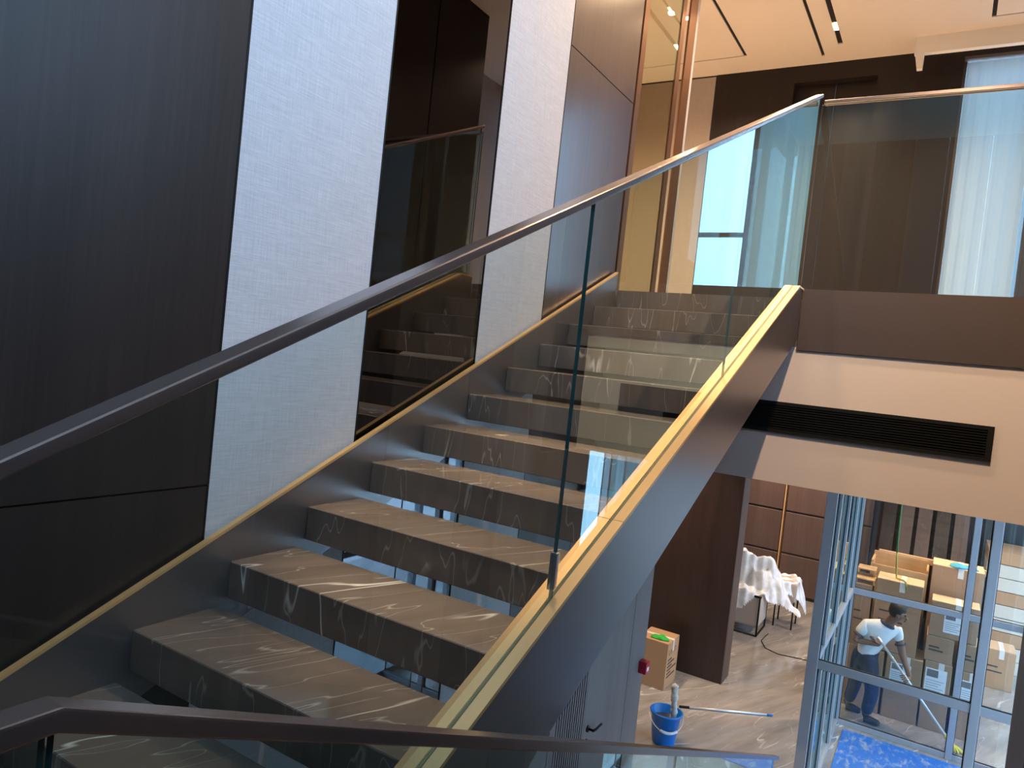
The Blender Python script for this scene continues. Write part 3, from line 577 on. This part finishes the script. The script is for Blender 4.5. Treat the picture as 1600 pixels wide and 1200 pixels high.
# hanging green cable
bm = bmesh.new(); pts = []
for k in range(25):
    u = k/24; pts.append((1.74 + 0.02*math.sin(u*5) + 0.10*u*u, 9.1 + 0.08*u, 0.85 - u*1.915))
tube(bm, pts[:21], 0.012, 8); gc = thing('hanging_cable', 'green and yellow cable hanging from the ceiling onto a carton', 'cable', (1.74, 9.1, ZG)); obj('green_part', bm, 'green_wire', gc)
bm = bmesh.new(); tube(bm, pts[20:] + [(1.90, 9.12, -1.064), (1.93, 9.03, -1.062), (1.95, 9.03, -1.15)], 0.010, 8); obj('yellow_part', bm, 'yellow_wire', gc)
# ---- person mopping
def skin(name, m, chain, edges, parent=None, sub=2, root=0):
    me = bpy.data.meshes.new(name); me.from_pydata([c[0] for c in chain], edges, []); me.materials.append(MATS[m])
    o = bpy.data.objects.new(name, me); COL.objects.link(o)
    md = o.modifiers.new('skin', 'SKIN'); md.use_smooth_shade = True
    for i, c in enumerate(chain):
        r = c[1]; me.skin_vertices[0].data[i].radius = r if isinstance(r, tuple) else (r, r); me.skin_vertices[0].data[i].use_root = (i == root)
    ss = o.modifiers.new('smooth', 'SUBSURF'); ss.levels = sub; ss.render_levels = sub
    if parent: o.parent = parent; o.matrix_parent_inverse = parent.matrix_world.inverted()
    return o
pe = thing('person', 'person in white polo shirt and navy trousers bending over a mop', 'person', (1.68, 8.74, ZG))
PL, WS, CH, NB = (1.60, 8.78, -1.97), (1.66, 8.76, -1.80), (1.73, 8.73, -1.64), (1.81, 8.70, -1.52)
RSH, REL, RHA = (1.585, 8.67, -1.59), (1.475, 8.62, -1.79), (1.765, 8.62, -1.765)
LSH, LEL, LHA = (1.915, 8.78, -1.60), (1.995, 8.76, -1.86), (2.105, 8.70, -2.09)
RHI, RKN, RAN = (1.66, 8.70, -2.02), (1.735, 8.68, -2.36), (1.69, 8.69, -2.67)
LHI, LKN, LAN = (1.545, 8.86, -2.03), (1.53, 8.88, -2.38), (1.47, 8.90, -2.67)
HD = (1.865, 8.67, -1.43)
chain = [((1.58, 8.82, -1.97), (0.07, 0.06)), (WS, (0.10, 0.08)), (CH, (0.11, 0.085)), (NB, 0.062), (HD, 0.055), ((1.905, 8.655, -1.365), (0.085, 0.095)), ((1.915, 8.655, -1.30), (0.075, 0.085)),
         (RSH, 0.058), (REL, 0.042), (RHA, 0.028), (LSH, 0.058), (LEL, 0.042), (LHA, 0.028),
         (RHI, 0.095), (RKN, 0.062), (RAN, 0.043), (LHI, 0.095), (LKN, 0.062), (LAN, 0.043)]
edg = [(0,1),(1,2),(2,3),(3,4),(4,5),(5,6),(2,7),(7,8),(8,9),(2,10),(10,11),(11,12),(0,13),(13,14),(14,15),(0,16),(16,17),(17,18)]
skin('body', 'skin', chain, edg, pe)
def lerp(a, b, t): return tuple(a[i]+(b[i]-a[i])*t for i in range(3))
sc = [(lerp(PL, WS, -0.25), (0.160, 0.130)), (WS, (0.148, 0.118)), (CH, (0.155, 0.122)), (lerp(CH, NB, 0.85), 0.085), (RSH, 0.078), (lerp(RSH, REL, 0.62), 0.066), (LSH, 0.078), (lerp(LSH, LEL, 0.5), 0.066)]
skin('polo_shirt', 'shirt', sc, [(0,1),(1,2),(2,3),(2,4),(4,5),(2,6),(6,7)], pe)
tc = [(lerp(PL, WS, 0.6), (0.140, 0.115)), (PL, (0.148, 0.118)), (RHI, 0.112), (RKN, 0.082), (lerp(RKN, RAN, 0.95), 0.066), (LHI, 0.112), (LKN, 0.082), (lerp(LKN, LAN, 0.95), 0.066)]
skin('trousers', 'trousers', tc, [(0,1),(1,2),(2,3),(3,4),(1,5),(5,6),(6,7)], pe)
bm = bmesh.new()
for k in range(1): tube(bm, [Vector(lerp(CH, NB, 0.92)) + Vector((0.068*math.cos(a), 0.062*math.sin(a), -0.028*math.cos(a))) for a in [2*math.pi*i/20 for i in range(21)]], 0.016, 8)
obj('collar', bm, 'collar', pe)
for (s, e, t_, r) in ((RSH, REL, 0.64, 0.068), (LSH, LEL, 0.52, 0.068)):
    bm = bmesh.new(); p0, p1 = Vector(lerp(s, e, t_)), Vector(lerp(s, e, t_+0.07)); tube(bm, [p0, p1], 0.062, 14, False); obj('sleeve_trim', bm, 'collar', pe)
for an, dr in ((RAN, 1), (LAN, 1)):
    skin('shoe', 'shoe', [((an[0]-0.05, an[1], ZG+0.045), 0.044), ((an[0]+0.05, an[1]-0.01, ZG+0.05), 0.05), ((an[0]+0.17, an[1]-0.02, ZG+0.034), 0.034), ((an[0], an[1], ZG+0.10), 0.05)], [(0,1),(1,2),(0,3)], pe)
bm = bmesh.new(); bmesh.ops.create_icosphere(bm, subdivisions=3, radius=1.0)
for v in bm.verts:
    k = 1 + 0.05*math.sin(17*v.co.x)*math.sin(15*v.co.y+8*v.co.z); front = v.co.x*0.75 - v.co.z*0.66
    if front > 0.35: v.co *= 0.80
    v.co = Vector((1.900+v.co.x*0.104*k, 8.66+v.co.y*0.098*k, -1.325+v.co.z*0.105*k))
for f in bm.faces: f.smooth = True
obj('hair', bm, 'hair', pe)
# face features
bm = bmesh.new(); tube(bm, [(1.975, 8.635, -1.375), (2.000, 8.628, -1.395), (1.985, 8.632, -1.405)], [0.008, 0.013, 0.010], 8); obj('nose', bm, 'skin', pe)
for dy in (-0.03, 0.03):
    bm = bmesh.new(); bmesh.ops.create_icosphere(bm, subdivisions=2, radius=0.011, matrix=Matrix.Translation((1.974, 8.645+dy, -1.358))); obj('eye', bm, 'hair', pe)
bm = bmesh.new(); tube(bm, [(1.972, 8.61, -1.425), (1.982, 8.635, -1.428), (1.974, 8.66, -1.425)], 0.006, 6); obj('mouth', bm, 'collar', pe)
bm = bmesh.new(); bmesh.ops.create_icosphere(bm, subdivisions=2, radius=0.026, matrix=Matrix.Translation((1.90, 8.567, -1.375)) @ Matrix.Diagonal((0.8, 0.35, 1.2, 1))); obj('ear', bm, 'skin', pe)
# mop held in both hands
P0, P1 = Vector((1.745, 8.60, -1.70)), Vector((2.60, 8.66, -2.70)); dv = (P1-P0).normalized()
def hand(base, wrist, rt):
    base = Vector(base); w = (base-Vector(wrist)).normalized(); side = w.cross(dv).normalized()
    ch = [(tuple(Vector(wrist)+w*0.0), 0.026), (tuple(base+w*0.045), (0.034, 0.022))]; ed = [(0, 1)]
    palm = obj_palm = skin('hand', 'skin', ch, ed, pe)
    for k in range(4):
        q = base + w*0.055 + dv*(0.033-0.022*k) + side*0.018; ln = (0.03, 0.035, 0.033, 0.026)[k]
        skin('finger', 'skin', [(tuple(q - w*0.02), 0.0095), (tuple(q + w*ln*0.6), 0.009), (tuple(q + w*ln*0.9 - side*0.022), 0.0085), (tuple(q + w*ln*0.5 - side*0.042), 0.008)], [(0,1),(1,2),(2,3)], palm, 1)
    q = base + w*0.02 + dv*0.036
    skin('thumb', 'skin', [(tuple(q), 0.011), (tuple(q + dv*0.014 + w*0.025 - side*0.012), 0.0105), (tuple(q + dv*0.006 + w*0.05 - side*0.03), 0.009)], [(0,1),(1,2)], palm, 1)
hand(tuple(P0 + dv*0.06 - Vector((0.05, 0, 0.0))), RHA, 1); hand(tuple(P0 + dv*0.53 - Vector((0.015, -0.03, -0.02))), LHA, 1)
mo = thing('mop', 'white-handled mop with yellow head held by the bending person', 'mop', tuple(P1))
bm = bmesh.new(); tube(bm, [P0 - dv*0.03, P1 - dv*0.05], 0.0145, 12); obj('handle', bm, 'pole_alu', mo)
bm = bmesh.new(); tube(bm, [P1 - dv*0.14, P1 - dv*0.02], [0.022, 0.034], 12); obj('socket', bm, 'yellow_mop', mo)
bm = bmesh.new(); rnd = random.Random(5)
for k in range(22):
    a = rnd.uniform(0, 6.28); r = rnd.uniform(0.02, 0.09); e = Vector((P1.x+0.03+r*math.cos(a), P1.y+r*0.7*math.sin(a), ZG+0.012)); tube(bm, [P1 - dv*0.05, (P1+e)*0.5 + Vector((0, 0, 0.02)), e], 0.010, 6)
obj('strands', bm, 'yellow_mop', mo)
# ---- carton with green gloves by the pier
t = thing('printed_carton', 'upright brown carton with printed text standing in front of the walnut pier', 'box', (-0.55, 7.9, ZG))
cx0, cx1, cy0, cy1, cz1 = -0.86, -0.475, 7.68, 8.12, -2.165
bm = bmesh.new(); B(bm, cx0, cx1, cy0, cy1, ZG, cz1-0.005); bev(bm, 0.004, 1); obj('body', bm, 'cardboard', t)
ym = (cy0+cy1)/2
box('flap', 'cardboard', cx0+0.002, cx1-0.002, cy0+0.001, ym-0.001, cz1-0.005, cz1, t); box('flap', 'cardboard', cx0+0.002, cx1-0.002, ym+0.001, cy1-0.001, cz1-0.005, cz1, t)
bm = bmesh.new(); B(bm, cx0, cx1+0.0015, ym-0.03, ym+0.03, cz1, cz1+0.0015); B(bm, cx1, cx1+0.0015, ym-0.03, ym+0.03, cz1-0.14, cz1); obj('tape', bm, 'tape', t)
bm = bmesh.new(); rnd = random.Random(2)
for k in range(6):
    y = cy0+0.05; z = cz1-0.235-0.043*k; end = cy0+0.05+(0.14, 0.24, 0.17, 0.33, 0.14, 0.29)[k]
    while y < end:
        w = rnd.uniform(0.010, 0.020); B(bm, cx1, cx1+0.0012, y, y+w, z, z+0.022); y += w+0.006
obj('printed_lines', bm, 'ink', t)['kind'] = 'stuff'
bm = bmesh.new()
for k, y in enumerate((cy0+0.06, cy0+0.16, cy0+0.27)):
    z = cz1-0.16
    B(bm, cx1, cx1+0.0012, y, y+0.008, z, z+0.06)
    if k != 1: B(bm, cx1, cx1+0.0012, y+0.05, y+0.058, z, z+0.06)
    B(bm, cx1, cx1+0.0012, y+0.008, y+0.05, z+(0.0, 0.026, 0.052)[k], z+(0.008, 0.034, 0.06)[k])
obj('handling_symbols', bm, 'ink', t)['kind'] = 'stuff'
gl = blob('work_gloves', 'green_cloth', -0.62, 7.80, cz1+0.003, 0.10, 0.075, 0.05, 9)
tag(gl, 'crumpled bright green gloves lying on the printed carton', 'gloves')
# ---- bucket
bu = thing('bucket', 'round blue plastic bucket with white grip handle on the marble floor', 'bucket', (-0.045, 6.49, ZG))
bx, by = -0.062, 6.50
bm = bmesh.new(); lathe(bm, [(0.001, ZG+0.002), (0.118, ZG+0.002), (0.122, ZG+0.02), (0.158, ZG+0.315), (0.172, ZG+0.318), (0.174, ZG+0.335), (0.163, ZG+0.340), (0.154, ZG+0.333), (0.118, ZG+0.03), (0.001, ZG+0.028)], bx, by, 36); obj('tub', bm, 'blue_plastic', bu)
bm = bmesh.new(); lathe(bm, [(0.001, ZG+0.245), (0.1445, ZG+0.245)], bx, by, 36); obj('water', bm, 'dark_water', bu)
hp = []
for k in range(25):
    a = math.pi*k/24; v = Vector((math.cos(a), -math.sin(a)*0.98, 0)); R_ = Matrix.Rotation(0.55, 3, 'Z'); q = R_ @ Vector((math.cos(a)*0.178, -math.sin(a)*0.178, -math.sin(a)*0.12)); hp.append((bx+q.x, by+q.y, ZG+0.30+q.z))
bm = bmesh.new(); tube(bm, hp, 0.004, 6); bh = obj('bail_handle', bm, 'white_plastic', bu)
bm = bmesh.new(); tube(bm, hp[8:17], 0.015, 10); obj('grip', bm, 'white_plastic', bh)
# fluffy duster sleeve standing in the bucket
bm = bmesh.new(); n = 26; rnd = random.Random(4); pts = [(bx+0.085-0.03*k/n, by+0.0, ZG+0.25+0.40*k/n) for k in range(n+1)]
tube(bm, pts, [0.034*(0.8+0.35*rnd.random()) for _ in range(n)] + [0.012], 12)
for v in bm.verts: v.co += Vector((rnd.uniform(-1, 1), rnd.uniform(-1, 1), rnd.uniform(-1, 1)))*0.005
tag(obj('washer_sleeve', bm, 'fluff'), 'fluffy pale window-washer sleeve standing in the blue bucket', 'cleaning tool')
# pole lying on the floor
A, D = Vector((-0.153, 7.409, ZG+0.014)), Vector((0.739, 7.981, ZG+0.014)); u = (D-A).normalized()
pl = thing('extension_pole', 'silver extension pole lying on the floor behind the blue bucket', 'pole', tuple(A))
bm = bmesh.new(); tube(bm, [A+u*0.09, D-u*0.04], 0.0125, 12); obj('shaft', bm, 'pole_alu', pl)
bm = bmesh.new(); tube(bm, [A-u*0.03, A+u*0.09], 0.0138, 12); obj('grip', bm, 'black', pl)
bm = bmesh.new(); tube(bm, [D-u*0.04, D+u*0.03], [0.0138, 0.010], 12); obj('tip', bm, 'blue_plastic', pl)
# ---- wrapped chair
ch = thing('wrapped_chair', 'beige upholstered chair with dark metal legs under clear plastic sheeting', 'chair', (-0.35, 10.7, ZG))
box('seat', 'seat_cover', -0.78, 0.0, 10.62, 11.25, -2.62, -2.14, ch, 0.03); box('seat_rim', 'black', -0.79, 0.012, 10.605, 10.63, -2.15, -2.12, ch)
bm = bmesh.new(); prism(bm, [(11.02, -2.2), (11.18, -2.2), (11.30, -1.70), (11.20, -1.66)], -0.78, 0.0, 'x'); bev(bm, 0.03, 2); obj('backrest', bm, 'seat_cover', ch)
for x in (-0.78, -0.005):
    bm = bmesh.new(); tube(bm, [(x, 10.60, -2.13), (x, 10.60, ZG+0.014), (x-0.0, 11.2, ZG+0.014), (x, 11.2, -2.3)], 0.014, 8); obj('sled_leg', bm, 'black', ch)
bm = bmesh.new(); tube(bm, [(-0.76, 10.60, ZG+0.014), (-0.02, 10.60, ZG+0.014)], 0.014, 8); obj('foot_bar', bm, 'black', ch)
c2 = thing('wrapped_stool', 'second low seat on metal legs under the plastic sheeting', 'chair', (0.2, 11.5, ZG))
box('seat', 'seat_cover', 0.06, 0.40, 11.35, 11.85, -2.30, -2.0, c2, 0.03)
for x, y in ((0.09, 11.4), (0.37, 11.4), (0.09, 11.8), (0.37, 11.8)):
    bm = bmesh.new(); tube(bm, [(x, y, -2.29), (x, y, ZG)], 0.012, 8); obj('leg', bm, 'black', c2)
# sheet draped over both: height field hugging the seats, loose hem above the floor
def drape():
    bm = bmesh.new(); nx, ny = 190, 190; G = []
    def top(x, y):
        def dome(cx, cy, rx, ry, z, p=3.0, k=2.2):
            d = (abs((x-cx)/rx)**p + abs((y-cy)/ry)**p)**(1/p)
            return z if d < 1 else z - (d-1)*k*min(rx, ry)
        return max(dome(-0.39, 10.94, 0.42, 0.36, -2.09, 4, 5.5), dome(-0.42, 11.24, 0.36, 0.10, -1.63, 2.6, 5.0), dome(-0.14, 11.25, 0.16, 0.2, -1.80, 2.0, 2.8), dome(0.20, 11.6, 0.18, 0.28, -1.97, 2.4, 4.2))
    for i in range(nx+1):
        row = []
        for j in range(ny+1):
            x = -1.05 + 1.75*i/nx; y = 10.42 + 1.9*j/ny
            z = top(x, y); w = 0.03*math.sin(11*x+4*y) + 0.02*math.sin(23*y-9*x) + 0.012*math.sin(41*x+13*y)
            lim = -2.36 + 0.16*math.sin(5*x+1.0) + 0.10*math.sin(9*y)
            row.append(bm.verts.new((x+0.5*w, y-0.3*w, z+w)) if z+w > lim else None)
        G.append(row)
    for i in range(nx):
        for j in range(ny):
            f = [G[i][j], G[i+1][j], G[i+1][j+1], G[i][j+1]]
            if any(v is None for v in f): continue
            q = bm.faces.new(f); q.smooth = True
    bmesh.ops.delete(bm, geom=[v for v in bm.verts if not v.link_faces], context='VERTS')
    return obj('plastic_sheet', bm, 'plastic_film')
tag(drape(), 'crumpled translucent plastic sheet draped over the chairs beyond the pier', 'sheet')
bm = bmesh.new(); pts = [(0.12, 10.9, ZG+0.006), (0.10, 10.5, ZG+0.006), (0.22, 10.22, ZG+0.006), (0.42, 10.12, ZG+0.006), (0.75, 10.2, ZG+0.006), (1.2, 10.22, ZG+0.006)]
tube(bm, pts, 0.006, 6); tag(obj('floor_cable', bm, 'black'), 'thin dark cable trailing over the floor from the wrapped chairs', 'cable')
for x, y in ((1.9, 9.0), (2.9, 10.4)): puck(x, y, 'added unseen fill light in the storage ceiling that warms the cartons', 210, 'added fill lights above the cartons', 0.9)  # lamps added out of view to warm the cartons
# ---- warm light over the corridor in front of the pier
for x, y in ((-1.2, 6.6), (-1.2, 7.6)):
    puck(x, y, 'round warm downlight in the ground floor corridor ceiling', 150, 'ground floor corridor downlights', 0.9)
for x, y, e in ((-0.9, 12.4, 130), (0.4, 12.4, 130)): puck(x, y, 'round warm downlight in the ceiling before the panelled wall', e, 'downlights before the panelled wall', 0.9)
